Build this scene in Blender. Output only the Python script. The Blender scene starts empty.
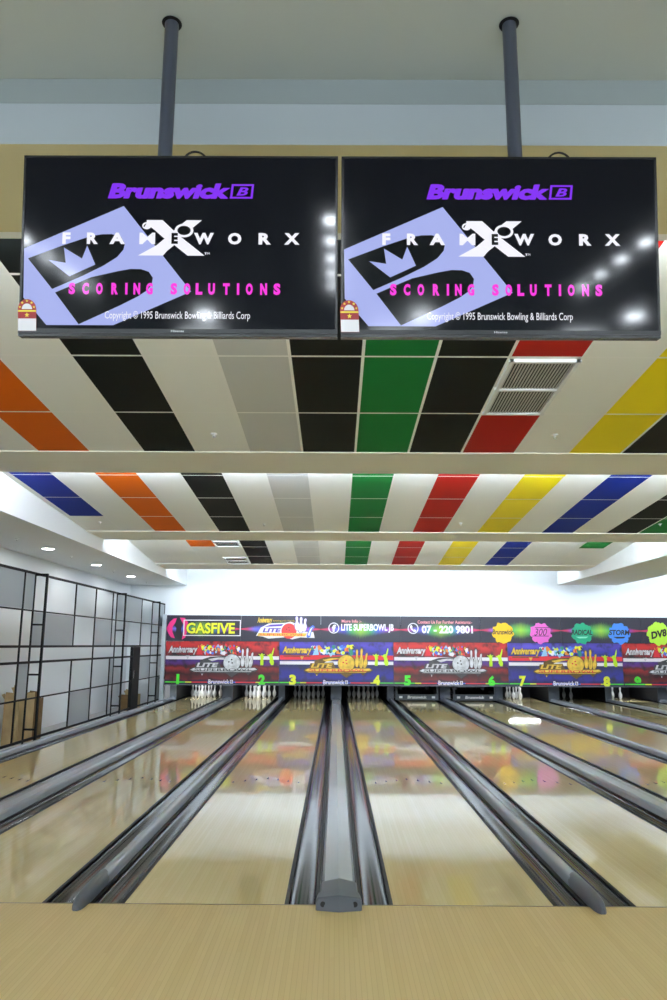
import bpy, math, random
from mathutils import Matrix, Vector, Euler

random.seed(7)
SC = bpy.context.scene
COL = SC.collection

# ------------------------------------------------------------------ camera
FPX = 750.0
CAM_Z = 1.678
PITCH, YAW, ROLL = math.radians(10.94), math.radians(0.20), math.radians(0.30)
RM = Matrix.Rotation(YAW, 3, 'Z') @ Matrix.Rotation(math.pi / 2 + PITCH, 3, 'X') @ Matrix.Rotation(ROLL, 3, 'Z')
CAM = Vector((0, 0, CAM_Z))


def ray(u, v):
    return RM @ Vector(((u - 333.5) / FPX, (500 - v) / FPX, -1.0))


def at_y(u, v, y):
    d = ray(u, v)
    return CAM + d * (y / d.y)


cd = bpy.data.cameras.new('camera')
cam = bpy.data.objects.new('camera', cd)
COL.objects.link(cam)
cam.location = CAM
cam.rotation_euler = RM.to_euler()
cd.sensor_fit = 'HORIZONTAL'
cd.sensor_width = 36.0
cd.lens = 36.0 * FPX / 667.0
cd.clip_start = 0.05
cd.clip_end = 200
SC.camera = cam

SC.view_settings.view_transform = 'Standard'
SC.view_settings.look = 'None'
SC.view_settings.gamma = 1.0
SC.view_settings.use_curve_mapping = False
SC.view_settings.exposure = 0.0


# ------------------------------------------------------------------ materials
def lin(c):
    return tuple((x / 255 / 12.92 if x / 255 <= 0.04045 else ((x / 255 + 0.055) / 1.055) ** 2.4) for x in c)


MATS = {}


def mat(name, rgb, rough=0.6, metal=0.0, emit=0.0, spec=0.5, noise=0.0, nscale=8.0, coat=0.0, emit_rgb=None):
    """rgb in sRGB 0-255."""
    if name in MATS:
        return MATS[name]
    m = bpy.data.materials.new(name)
    m.use_nodes = True
    nt = m.node_tree
    b = nt.nodes['Principled BSDF']
    c = lin(rgb)
    b.inputs['Base Color'].default_value = (*c, 1)
    b.inputs['Roughness'].default_value = rough
    b.inputs['Metallic'].default_value = metal
    b.inputs['Specular IOR Level'].default_value = spec
    if coat:
        b.inputs['Coat Weight'].default_value = coat
        b.inputs['Coat Roughness'].default_value = 0.05
    if emit:
        e = lin(emit_rgb) if emit_rgb else c
        b.inputs['Emission Color'].default_value = (*e, 1)
        b.inputs['Emission Strength'].default_value = emit
    if noise:
        tc = nt.nodes.new('ShaderNodeTexCoord')
        nz = nt.nodes.new('ShaderNodeTexNoise')
        nz.inputs['Scale'].default_value = nscale
        nz.inputs['Detail'].default_value = 4
        nt.links.new(tc.outputs['Object'], nz.inputs['Vector'])
        rp = nt.nodes.new('ShaderNodeValToRGB')
        lo = tuple(x * (1 - noise) for x in c)
        hi = tuple(min(1, x * (1 + noise)) for x in c)
        rp.color_ramp.elements[0].position = 0.3
        rp.color_ramp.elements[1].position = 0.7
        rp.color_ramp.elements[0].color = (*lo, 1)
        rp.color_ramp.elements[1].color = (*hi, 1)
        nt.links.new(nz.outputs['Fac'], rp.inputs['Fac'])
        nt.links.new(rp.outputs['Color'], b.inputs['Base Color'])
    MATS[name] = m
    return m


def board_mat(name, c1, c2, line, board, rough, spec, coat, line_w=0.07, streak=0.06):
    """wooden boards running along Y, tone changing per board (X)."""
    m = bpy.data.materials.new(name)
    m.use_nodes = True
    nt = m.node_tree
    N, L = nt.nodes, nt.links
    b = N['Principled BSDF']
    tc = N.new('ShaderNodeTexCoord')
    sx = N.new('ShaderNodeSeparateXYZ')
    L.new(tc.outputs['Object'], sx.inputs[0])

    def math_(op, a, bb=None):
        n = N.new('ShaderNodeMath')
        n.operation = op
        for i, q in enumerate((a, bb)):
            if q is None:
                continue
            if isinstance(q, (int, float)):
                n.inputs[i].default_value = q
            else:
                L.new(q, n.inputs[i])
        return n.outputs[0]
    xs = math_('DIVIDE', sx.outputs['X'], board)
    fl = math_('FLOOR', xs)
    fr = math_('FRACT', xs)
    seg = math_('FLOOR', math_('ADD', math_('DIVIDE', sx.outputs['Y'], 1.9), math_('MULTIPLY', fl, 0.37)))
    wn = N.new('ShaderNodeTexWhiteNoise')
    wn.noise_dimensions = '2D'
    cv = N.new('ShaderNodeCombineXYZ')
    L.new(fl, cv.inputs[0])
    L.new(seg, cv.inputs[1])
    L.new(cv.outputs[0], wn.inputs['Vector'])
    nz = N.new('ShaderNodeTexNoise')
    mp = N.new('ShaderNodeMapping')
    mp.inputs['Scale'].default_value = (60, 2.2, 1)
    L.new(tc.outputs['Object'], mp.inputs[0])
    L.new(mp.outputs[0], nz.inputs['Vector'])
    nz.inputs['Scale'].default_value = 1.0
    f = math_('ADD', math_('MULTIPLY', wn.outputs['Value'], 0.75), math_('MULTIPLY', math_('SUBTRACT', nz.outputs['Fac'], 0.5), 0.5))
    mx = N.new('ShaderNodeMix')
    mx.data_type = 'RGBA'
    L.new(f, mx.inputs['Factor'])
    mx.inputs[6].default_value = (*lin(c1), 1)
    mx.inputs[7].default_value = (*lin(c2), 1)
    ln = math_('LESS_THAN', fr, line_w)
    mx2 = N.new('ShaderNodeMix')
    mx2.data_type = 'RGBA'
    L.new(math_('MULTIPLY', ln, 0.5), mx2.inputs['Factor'])
    L.new(mx.outputs[2], mx2.inputs[6])
    mx2.inputs[7].default_value = (*lin(line), 1)
    L.new(mx2.outputs[2], b.inputs['Base Color'])
    b.inputs['Roughness'].default_value = rough
    b.inputs['Specular IOR Level'].default_value = spec
    b.inputs['Coat Weight'].default_value = coat
    b.inputs['Coat Roughness'].default_value = 0.06
    MATS[name] = m
    return m


def art_mat(name, stops, noise_amt, nscale, blotch=None, blotch_at=0.6, height=1.277):
    """printed panel artwork: bands over the panel height broken up by noise."""
    m = bpy.data.materials.new(name)
    m.use_nodes = True
    nt = m.node_tree
    N, L = nt.nodes, nt.links
    b = N['Principled BSDF']
    tc = N.new('ShaderNodeTexCoord')
    sx = N.new('ShaderNodeSeparateXYZ')
    L.new(tc.outputs['Object'], sx.inputs[0])
    nz = N.new('ShaderNodeTexNoise')
    nz.inputs['Scale'].default_value = nscale
    nz.inputs['Detail'].default_value = 5
    L.new(tc.outputs['Object'], nz.inputs['Vector'])
    a = N.new('ShaderNodeMath')
    a.operation = 'MULTIPLY_ADD'
    L.new(nz.outputs['Fac'], a.inputs[0])
    a.inputs[1].default_value = noise_amt
    L.new(sx.outputs['Z'], a.inputs[2])
    d = N.new('ShaderNodeMath')
    d.operation = 'MULTIPLY_ADD'
    L.new(a.outputs[0], d.inputs[0])
    d.inputs[1].default_value = 1.0 / height
    d.inputs[2].default_value = -0.5 * noise_amt / height
    rp = N.new('ShaderNodeValToRGB')
    els = rp.color_ramp.elements
    while len(els) > 1:
        els.remove(els[-1])
    els[0].position = stops[0][0]
    stops = [(p, tuple(q * 0.9 for q in c)) for p, c in stops]
    els[0].color = (*lin(stops[0][1]), 1)
    for p, c in stops[1:]:
        e = els.new(p)
        e.color = (*lin(c), 1)
    L.new(d.outputs[0], rp.inputs['Fac'])
    out = rp.outputs['Color']
    if blotch:
        n2 = N.new('ShaderNodeTexNoise')
        n2.inputs['Scale'].default_value = nscale * 1.3
        n2.inputs['Detail'].default_value = 6
        mp = N.new('ShaderNodeMapping')
        mp.inputs['Location'].default_value = (3.1, 0, 1.7)
        L.new(tc.outputs['Object'], mp.inputs[0])
        L.new(mp.outputs[0], n2.inputs['Vector'])
        r2 = N.new('ShaderNodeValToRGB')
        r2.color_ramp.elements[0].position = blotch_at - 0.08
        r2.color_ramp.elements[1].position = blotch_at + 0.08
        r2.color_ramp.elements[0].color = (0, 0, 0, 1)
        r2.color_ramp.elements[1].color = (1, 1, 1, 1)
        L.new(n2.outputs['Fac'], r2.inputs['Fac'])
        mx = N.new('ShaderNodeMix')
        mx.data_type = 'RGBA'
        L.new(r2.outputs['Color'], mx.inputs['Factor'])
        L.new(out, mx.inputs[6])
        mx.inputs[7].default_value = (*lin(blotch), 1)
        out = mx.outputs[2]
    L.new(out, b.inputs['Base Color'])
    b.inputs['Roughness'].default_value = 0.45
    MATS[name] = m
    return m


def spectrum_mat(name):
    """banner print: dark blue ground with a sound-wave of coloured spikes along its middle."""
    m = bpy.data.materials.new(name)
    m.use_nodes = True
    nt = m.node_tree
    N, L = nt.nodes, nt.links
    b = N['Principled BSDF']
    tc = N.new('ShaderNodeTexCoord')
    sx = N.new('ShaderNodeSeparateXYZ')
    L.new(tc.outputs['Object'], sx.inputs[0])

    def M(op, a, bb=None, cc=None):
        n = N.new('ShaderNodeMath')
        n.operation = op
        for i, q in enumerate((a, bb, cc)):
            if q is None:
                continue
            if isinstance(q, (int, float)):
                n.inputs[i].default_value = q
            else:
                L.new(q, n.inputs[i])
        return n.outputs[0]
    X, Z = sx.outputs['X'], sx.outputs['Z']
    # distance along one banner: 0 at a seam, 0.5 mid panel
    t = M('FRACT', M('DIVIDE', M('SUBTRACT', X, -0.44), 2.395))
    az = M('ABSOLUTE', M('SUBTRACT', Z, 0.36))
    nz = N.new('ShaderNodeTexNoise')
    nz.noise_dimensions = '1D'
    L.new(M('MULTIPLY', X, 22.0), nz.inputs['W'])
    nz.inputs['Detail'].default_value = 3
    tri = M('SUBTRACT', 1.0, M('ABSOLUTE', M('SUBTRACT', M('MULTIPLY', t, 2.0), 1.0)))   # 0 at seams
    amp = M('MULTIPLY', M('ADD', 0.03, M('MULTIPLY', M('MULTIPLY', tri, nz.outputs['Fac']), 0.8)), 0.55)
    mask = M('SUBTRACT', 1.0, M('MINIMUM', 1.0, M('DIVIDE', az, amp)))
    mask = M('POWER', mask, 0.8)
    rp = N.new('ShaderNodeValToRGB')
    els = rp.color_ramp.elements
    cols = [(0.0, (215, 45, 75)), (0.08, (205, 50, 110)), (0.17, (110, 110, 225)), (0.30, (70, 70, 190)), (0.38, (60, 170, 90)),
            (0.50, (150, 200, 60)), (0.62, (60, 170, 90)), (0.72, (70, 90, 210)), (0.83, (150, 80, 200)), (0.92, (205, 50, 110)), (1.0, (215, 45, 75))]
    els[0].position, els[0].color = cols[0][0], (*lin(cols[0][1]), 1)
    els[1].position, els[1].color = cols[-1][0], (*lin(cols[-1][1]), 1)
    for p, c in cols[1:-1]:
        e = els.new(p)
        e.color = (*lin(c), 1)
    L.new(t, rp.inputs['Fac'])
    mx = N.new('ShaderNodeMix')
    mx.data_type = 'RGBA'
    L.new(mask, mx.inputs['Factor'])
    mx.inputs[6].default_value = (*lin((28, 28, 46)), 1)
    L.new(rp.outputs['Color'], mx.inputs[7])
    L.new(mx.outputs[2], b.inputs['Base Color'])
    b.inputs['Roughness'].default_value = 0.45
    MATS[name] = m
    return m


# ------------------------------------------------------------------ mesh builder
class MB:
    def __init__(self):
        self.v, self.f, self.mi, self.sm = [], [], [], []

    def add(self, verts, faces, mi=0, smooth=False):
        o = len(self.v)
        self.v += [tuple(p) for p in verts]
        for f in faces:
            self.f.append(tuple(i + o for i in f))
            self.mi.append(mi)
            self.sm.append(smooth)
        return self

    def box(self, x0, x1, y0, y1, z0, z1, mi=0):
        vs = [(x, y, z) for z in (z0, z1) for y in (y0, y1) for x in (x0, x1)]
        fs = [(0, 2, 3, 1), (4, 5, 7, 6), (0, 1, 5, 4), (2, 6, 7, 3), (0, 4, 6, 2), (1, 3, 7, 5)]
        return self.add(vs, fs, mi)

    def quad(self, a, b, c, d, mi=0):
        return self.add([a, b, c, d], [(0, 1, 2, 3)], mi)

    def tube(self, p0, p1, r, n=16, mi=0, r1=None, caps=True):
        p0, p1 = Vector(p0), Vector(p1)
        ax = (p1 - p0).normalized()
        s = ax.cross(Vector((0, 0, 1)))
        if s.length < 1e-4:
            s = Vector((1, 0, 0))
        s.normalize()
        t = ax.cross(s)
        r1 = r if r1 is None else r1
        vs = []
        for k in range(n):
            a = 2 * math.pi * k / n
            dv = s * math.cos(a) + t * math.sin(a)
            vs.append(p0 + dv * r)
            vs.append(p1 + dv * r1)
        fs = [(2 * k, 2 * k + 1, (2 * k + 3) % (2 * n), (2 * k + 2) % (2 * n)) for k in range(n)]
        self.add(vs, fs, mi, True)
        if caps:
            self.add([vs[2 * k] for k in range(n)], [tuple(range(n))], mi)
            self.add([vs[2 * k + 1] for k in range(n)], [tuple(reversed(range(n)))], mi)
        return self

    def path(self, pts, r, n=8, mi=0):
        for a, b in zip(pts, pts[1:]):
            self.tube(a, b, r, n, mi)
        return self

    def lathe(self, prof, c=(0, 0, 0), n=20, mi=0):
        vs, fs = [], []
        for (r, z) in prof:
            for k in range(n):
                a = 2 * math.pi * k / n
                vs.append((c[0] + r * math.cos(a), c[1] + r * math.sin(a), c[2] + z))
        for i in range(len(prof) - 1):
            for k in range(n):
                k2 = (k + 1) % n
                fs.append((i * n + k, i * n + k2, (i + 1) * n + k2, (i + 1) * n + k))
        fs.append(tuple(reversed(range(n))))
        fs.append(tuple((len(prof) - 1) * n + k for k in range(n)))
        return self.add(vs, fs, mi, True)

    def sweep_y(self, prof, y0, y1, mi=0, closed=True, smooth=False):
        """profile of (x, z) points swept along Y."""
        n = len(prof)
        vs = [(x, y0, z) for x, z in prof] + [(x, y1, z) for x, z in prof]
        m = n if closed else n - 1
        fs = [(k, (k + 1) % n, n + (k + 1) % n, n + k) for k in range(m)]
        self.add(vs, fs, mi, smooth)
        if closed:
            self.add([(x, y0, z) for x, z in prof], [tuple(reversed(range(n)))], mi)
            self.add([(x, y1, z) for x, z in prof], [tuple(range(n))], mi)
        return self

    def poly(self, pts, fn, mi=0, th=0.0):
        """2-D outline mapped by fn(x, y, depth) to 3-D; th gives it thickness away from the viewer."""
        a = sum(x1 * y2 - x2 * y1 for (x1, y1), (x2, y2) in zip(pts, pts[1:] + pts[:1]))
        if a < 0:
            pts = pts[::-1]
        n = len(pts)
        tris = tess(pts)
        self.add([fn(x, y, 0.0) for x, y in pts], tris, mi)
        if th:
            vs = [fn(x, y, 0.0) for x, y in pts] + [fn(x, y, th) for x, y in pts]
            self.add(vs, [(k, n + k, n + (k + 1) % n, (k + 1) % n) for k in range(n)], mi)
        return self

    def text(self, s, box, fn, mi=0, bold=0.0, shear=0.0, spacing=1.0, depth=0.0):
        """fit the string into box (x0, y0, x1, y1) and map by fn(x, y, depth)."""
        vs, fs = glyphs(s, bold, shear, spacing)
        xs = [p[0] for p in vs]
        ys = [p[1] for p in vs]
        sx = (box[2] - box[0]) / max(1e-6, max(xs) - min(xs))
        sy = (box[3] - box[1]) / max(1e-6, max(ys) - min(ys))
        x0, y0 = min(xs), min(ys)
        return self.add([fn(box[0] + (p[0] - x0) * sx, box[1] + (p[1] - y0) * sy, depth) for p in vs], fs, mi)

    def build(self, name, mats, parent=None, loc=None):
        me = bpy.data.meshes.new(name)
        vs = self.v
        if loc is not None:
            vs = [(p[0] - loc[0], p[1] - loc[1], p[2] - loc[2]) for p in vs]
        me.from_pydata(vs, [], self.f)
        for m in (mats if isinstance(mats, (list, tuple)) else [mats]):
            me.materials.append(m)
        for p, i, s in zip(me.polygons, self.mi, self.sm):
            p.material_index = i
            p.use_smooth = s
        me.update()
        o = bpy.data.objects.new(name, me)
        COL.objects.link(o)
        if parent is not None:
            o.parent = parent
        if loc is not None:
            o.location = loc
        return o


def tess(pts):
    from mathutils.geometry import tessellate_polygon
    return [tuple(t) for t in tessellate_polygon([[Vector((x, y, 0)) for x, y in pts]])]


_G = {}


def glyphs(s, bold, shear, spacing):
    k = (s, bold, shear, spacing)
    if k in _G:
        return _G[k]
    cu = bpy.data.curves.new('txt', 'FONT')
    cu.body = s
    cu.offset = bold
    cu.shear = shear
    cu.space_character = spacing
    cu.resolution_u = 3
    o = bpy.data.objects.new('txt', cu)
    COL.objects.link(o)
    dg = bpy.context.evaluated_depsgraph_get()
    dg.update()
    me = o.evaluated_get(dg).to_mesh()
    vs = [tuple(v.co) for v in me.vertices]
    fs = [tuple(p.vertices) for p in me.polygons]
    o.evaluated_get(dg).to_mesh_clear()
    bpy.data.objects.remove(o)
    bpy.data.curves.remove(cu)
    _G[k] = (vs, fs)
    return _G[k]


def tag(o, label, cat, group=None, kind=None):
    o['label'] = label
    o['category'] = cat
    if group:
        o['group'] = group
    if kind:
        o['kind'] = kind
    return o


def struct(o, label, cat):
    return tag(o, label, cat, kind='structure')


def empty(name, loc, label, cat, group=None):
    o = bpy.data.objects.new(name, None)
    o.empty_display_size = 0.1
    COL.objects.link(o)
    o.location = loc
    return tag(o, label, cat, group)


# palette -----------------------------------------------------------
WHITE = mat('white_paint', (232, 235, 236), 0.7)
WALLW = mat('wall_white', (236, 240, 243), 0.75)
TILE = mat('tile_white', (243, 245, 240), 0.6)
TGREY = mat('tile_grey', (203, 205, 203), 0.6)
TBLACK = mat('tile_black', (14, 18, 17), 0.7, spec=0.15)
TGREEN = mat('tile_green', (12, 118, 52), 0.7, spec=0.15)
TRED = mat('tile_red', (172, 24, 16), 0.7, spec=0.15)
TYEL = mat('tile_yellow', (244, 222, 0), 0.6, spec=0.3)
TORG = mat('tile_orange', (214, 98, 0), 0.7, spec=0.15)
TBLUE = mat('tile_blue', (10, 40, 142), 0.7, spec=0.15)
TBAR = mat('grid_bar', (246, 247, 243), 0.5)
BEIGE = mat('beam_beige', (244, 243, 230), 0.7)
BEIGE0 = mat('beam_ochre', (206, 198, 158), 0.7)
NEARC = mat('near_ceiling', (176, 181, 174), 0.75)
BULK = mat('bulkhead_band', (184, 191, 195), 0.75)
BULKA = mat('bulkhead_step', (158, 165, 164), 0.75)
POLE = mat('pole_grey', (72, 76, 88), 0.35)
BLACKP = mat('black_plastic', (16, 16, 18), 0.25)
BLACKF = mat('black_frame', (12, 13, 16), 0.6, spec=0.2)
CHROME = mat('chrome', (200, 200, 205), 0.2, 1.0)
SCREEN = mat('screen_glass', (4, 5, 10), 0.08, spec=0.25, emit=1.0, emit_rgb=(3, 3, 9))
GUTTER = mat('gutter_grey', (22, 24, 30), 0.12, spec=0.28, noise=0.1, nscale=2.0)
GEDGE = mat('gutter_edge', (14, 15, 18), 0.45, spec=0.2)
CAPM = mat('cap_grey', (166, 173, 184), 0.2, spec=0.5, coat=0.2)
CAPN = mat('cap_dark', (96, 100, 110), 0.22, spec=0.6, coat=0.3)
CAPE = mat('cap_end', (88, 93, 102), 0.45)
HOLE = mat('hole_black', (6, 6, 7), 0.6)
PIN = mat('pin_white', (240, 240, 238), 0.2, coat=0.4)
KICK = mat('kickback_grey', (92, 100, 112), 0.4)
KICKL = mat('kickback_white', (190, 198, 206), 0.5)
PITB = mat('pit_black', (14, 15, 18), 0.7)
MACH = mat('machine_grey', (78, 86, 96), 0.4)
PANELG = mat('panel_grey', (160, 167, 174), 0.6)
CARD = mat('cardboard', (172, 150, 108), 0.85, noise=0.15, nscale=5)
CARDD = mat('cardboard_dark', (118, 94, 58), 0.85, noise=0.2, nscale=6)
FLOORG = mat('walkway', (170, 172, 172), 0.5, noise=0.08)
LAMPW = mat('lamp_white', (255, 255, 255), 0.5, emit=330.0, emit_rgb=(238, 247, 255))
LAMP_FILL = mat('lamp_fill_panel', (255, 255, 255), 0.5, emit=60.0, emit_rgb=(238, 247, 255))
LAMPS = mat('lamp_soffit', (255, 255, 255), 0.5, emit=70.0)
COVEM = mat('cove_tube', (255, 255, 255), 0.5, emit=150.0, emit_rgb=(232, 243, 255))
PINL = mat('pin_lamp', (255, 255, 255), 0.5, emit=75.0, emit_rgb=(240, 246, 255))
APPROACH = board_mat('approach_boards', (213, 189, 132), (220, 198, 143), (188, 160, 108), 0.0272, 0.42, 0.25, 0.0, 0.10)
LANE = board_mat('lane_boards', (222, 204, 150), (228, 212, 160), (200, 180, 124), 0.0270, 0.055, 0.45, 0.0, 0.07)

# ------------------------------------------------------------------ layout constants
Y0 = 5.35            # foul line
YPIN = 24.6          # head pin
YEND = 25.75         # end of lanes
YM = 22.8            # masking face
LW, GW, CW, NW = 1.0541, 0.228, 0.26, 0.09
PER = 2 * LW + 4 * GW + CW + NW
PC = [0.03 + PER * k for k in range(-1, 4)]       # pair centres: lanes 1-2 ... 9-10
NUM = ['one', 'two', 'three', 'four', 'five', 'six', 'seven', 'eight', 'nine', 'ten']
XL, XR = -6.43, 13.5
WALKZ = -0.15


def lane_x(n):
    """(left, right) of lane n (1-based)"""
    c = PC[(n - 1) // 2]
    if n % 2:
        return c - CW / 2 - GW - LW, c - CW / 2 - GW
    return c + CW / 2 + GW, c + CW / 2 + GW + LW


# ------------------------------------------------------------------ setting: floors and walls
o = MB().box(XL, XR, 0.9, Y0, -0.2, 0.0).build('floor', APPROACH)
struct(o, 'pale yellow boarded approach floor in front of the foul line', 'floor')
o = MB().box(XL, XR, -9.0, 0.9, -0.2, 0.0).build('floor', mat('seating_floor', (196, 200, 202), 0.4))
struct(o, 'light grey floor of the seating area behind the approach', 'floor')
o = MB().box(XL - 0.1, XR + 0.1, Y0, 26.6, -0.35, WALKZ).build('floor', FLOORG)
struct(o, 'grey walkway floor behind the black grid partition', 'floor')
o = MB().box(XL + 0.3, XR - 0.3, Y0 - 0.012, Y0, 0.0, 0.0015).build('trim_1', mat('foul_line', (120, 104, 72), 0.3))
struct(o, 'thin dark foul line across the approach end', 'trim')
o = MB().box(XL - 0.2, XL, -9.0, 26.6, -0.35, 4.9).build('wall_left', WALLW)
struct(o, 'white wall behind the black grid partition', 'wall')
o = MB().box(XR, XR + 0.2, -9.0, 26.6, -0.35, 4.9).build('wall_right', WALLW)
struct(o, 'white side wall past lane ten', 'wall')
o = MB().box(XL - 0.2, XR + 0.2, -9.2, -9.0, -0.35, 4.9).build('wall_back', mat('wall_back_white', (222, 226, 228), 0.8))
struct(o, 'wall behind the approach', 'wall')
m = MB().box(XL - 0.2, XR + 0.2, 23.6, 23.75, 2.3, 4.9)
m.box(XL - 0.2, -5.24, 23.6, 23.75, -0.35, 2.3)
o = m.build('wall_front', WALLW)
struct(o, 'bright white wall above the colourful banners', 'wall')
o = MB().box(-5.23, XR, 26.3, 26.4, WALKZ, 2.4).build('wall_pit', PITB)
struct(o, 'black curtain at the back of the pin pits', 'wall')
o = MB().box(-5.23, XR, 22.845, 26.3, 0.66, 0.72).build('ceiling_pit', PITB)
struct(o, 'dark underside of the pin machines', 'ceiling')

# near ceiling with the stepped bulkhead
NZ = 4.265
o = MB().box(XL - 0.2, XR + 0.2, -9.2, 3.06, NZ, NZ + 0.6).build('ceiling', NEARC)
struct(o, 'plain grey ceiling that carries the two screen poles', 'ceiling')
zb = at_y(333, 145, 3.062).z
yb1 = (ray(10, 232) * ((zb - CAM_Z) / ray(10, 232).z)).y
za = at_y(333, 104, 3.06).z
zb = at_y(333, 145, 3.062).z
m = MB().box(XL, XR, 3.06, yb1, za, NZ + 0.5, 0)
o = m.build('trim_2', BULKA)
struct(o, 'grey upper step of the bulkhead behind the screens', 'trim')
m = MB()
m.box(XL, XR, 3.062, yb1, zb, za, 0)
for i, f in enumerate(m.f):      # front face pale, soffit beige
    pass
m.mi = [1, 1, 0, 1, 1, 1]
o = m.build('ceiling_beam', [BULK, BEIGE0])
struct(o, 'bulkhead with pale face and beige underside just behind the screens', 'beam')


# ceiling sections ---------------------------------------------------
CW_T, X0T = 0.6, 0.215


def section(y_rows, z_at, x0, x1, colour, label, skip=()):
    m = MB()
    k0 = math.floor((x0 - X0T) / CW_T)
    k1 = math.ceil((x1 - X0T) / CW_T)
    mats = [TILE, TGREY, TBLACK, TGREEN, TRED, TYEL, TORG, TBLUE, TBAR]
    for r, (ya, yb) in enumerate(zip(y_rows, y_rows[1:])):
        for k in range(k0, k1):
            xa, xb = max(x0, X0T + k * CW_T), min(x1, X0T + (k + 1) * CW_T)
            if xb - xa < 0.005:
                continue
            mi = 0 if (k, r) in skip else colour(k, r)
            m.quad((xa, ya, z_at(ya)), (xa, yb, z_at(yb)), (xb, yb, z_at(yb)), (xb, ya, z_at(ya)), mi)
    b = 0.013
    for y in y_rows[1:-1]:
        m.quad((x0, y - b, z_at(y - b) - .0012), (x0, y + b, z_at(y + b) - .0012), (x1, y + b, z_at(y + b) - .0012), (x1, y - b, z_at(y - b) - .0012), 8)
    ya, yb = y_rows[0], y_rows[-1]
    for k in range(k0 + 1, k1):
        x = X0T + k * CW_T
        za, zb = z_at(ya) - 0.002, z_at(yb) - 0.002
        m.quad((x - b, ya, za), (x - b, yb, zb), (x + b, yb, zb), (x + b, ya, za), 8)
    o = m.build('ceiling', mats)
    struct(o, label, 'ceiling')
    return o


C1 = {0: 3, -1: 2, -2: 1, -4: 2, -6: 6, 1: 2, 2: 4, 4: 5, 5: 2, 7: 7, -8: 7, 9: 3}
C2 = {0: 3, 2: 4, 4: 5, 6: 7, 8: 2, 9: 3, -2: 1, -4: 2, -6: 6, 11: 4, 13: 5}


def col1(k, r):
    return C1.get(k, 0)


def col2(k, r):
    if k == -8:
        return 7 if r <= 2 else 0
    if k == 9:
        return 3 if r >= 2 else 0
    return C2.get(k, 0)


def col3(k, r):
    if k == -6:
        return 6 if r <= 1 else 0
    if k == 9:
        return 3 if r <= 1 else 0
    return {0: 3, 2: 4, 4: 5, 6: 7, -2: 1, -4: 2}.get(k, 0)


def z1(y):
    return 4.02 - 0.0735 * (y - 5.55)


def z2(y):
    return 4.02 - 0.0745 * (y - 10.24)


def z3(y):
    return 3.97 - 0.098 * (y - 16.7)


XB = -4.67
section([yb1, 4.605, 5.81, 7.05, 8.23], z1, XL, XR, col1, 'sloping tiled ceiling of white, black, green, red, yellow tiles nearest the screens', {(2, 2)})
section([9.27, 10.3, 11.5, 12.72, 13.85], z2, XB, XR, col2, 'middle sloping tiled ceiling between the two beams')
section([15.0, 16.1, 17.32, 18.35, 19.28], z3, XB, XR, col3, 'far sloping tiled ceiling before the white wall', {(-5, 1), (-5, 3)})
zs = [z1(8.23) - 0.012, z2(13.85) - 0.012, z3(19.28) - 0.012]
ends = [(8.23, 9.27), (13.85, 15.0), (19.28, 20.6)]
for (ya, yb), z, nm in zip(ends, zs, ('nearest', 'middle', 'farthest')):
    o = MB().box(XB if ya > 9 else XL, XR, ya, yb, z, z + 0.12).build('ceiling_beam', BEIGE)
    struct(o, '%s beige beam across the tiled ceiling' % nm, 'beam')
# closing ceiling above the last cove
o = MB().box(XB, XR, 20.6, 23.6, 4.25, 4.35).build('ceiling', WHITE)
struct(o, 'hidden white ceiling over the cove before the banners', 'ceiling')
o = MB().box(XL - 0.2, XR + 0.2, 3.06, 26.6, 4.75, 4.9).build('ceiling', WHITE)
struct(o, 'roof slab over the tiled ceilings', 'ceiling')
# side bulkheads
SZ = 3.49
o = MB().box(XL, XB, 8.3, 23.6, SZ, 4.7).build('ceiling_bulkhead', WHITE)
struct(o, 'white dropped soffit along the left wall with downlights', 'ceiling')
m = MB().box(6.7, 8.5, 14.9, 22.75, SZ, 4.7)
o = m.build('ceiling_bulkhead', WHITE)
struct(o, 'white dropped soffit over the right lanes', 'ceiling')

# ------------------------------------------------------------------ lights of the room
for i, (y, z, wh) in enumerate(((9.37, 3.91, 'nearest'), (15.10, 3.87, 'middle'), (20.72, 3.86, 'farthest'))):
    e = empty('cove_light', (3.0, y, z), 'white tube light hidden on the %s ceiling beam' % wh, 'light', 'cove lights')
    x0, x1 = XB + 0.3, (XR - 0.6 if i == 0 else 6.4)
    MB().box(x0, x1, y - 0.05, y + 0.05, z - 0.055, z - 0.035).build('housing', WHITE, e).location = (-3.0, -y, -z)
    mm = MB()
    mm.tube((x0 + 0.02, y, z), (x1 - 0.02, y, z), 0.035 if i < 2 else 0.024, 10)
    mm.build('tube', COVEM, e).location = (-3.0, -y, -z)


e = empty('cove_light', (11.0, 20.72, 3.86), 'white tube light hidden on the farthest beam past the right soffit', 'light', 'cove lights')
MB().box(8.7, XR - .2, 20.67, 20.77, 3.805, 3.825).build('housing', WHITE, e).location = (-11.0, -20.72, -3.86)
MB().tube((8.72, 20.72, 3.86), (XR - .22, 20.72, 3.86), 0.024, 10).build('tube', COVEM, e).location = (-11.0, -20.72, -3.86)
e = empty('cove_light', (3.0, 3.95, 4.02), 'added white tube light, unseen on the beam behind the screens', 'light', 'cove lights')  # added uplight that whitens the nearest tiled ceiling
MB().box(XL + .3, XR - .6, 3.90, 4.0, 3.995, 4.012).build('housing', WHITE, e).location = (-3.0, -3.95, -4.02)
MB().tube((XL + .32, 3.95, 4.03), (XR - .62, 3.95, 4.03), 0.012, 10).build('tube', COVEM, e).location = (-3.0, -3.95, -4.02)


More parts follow.
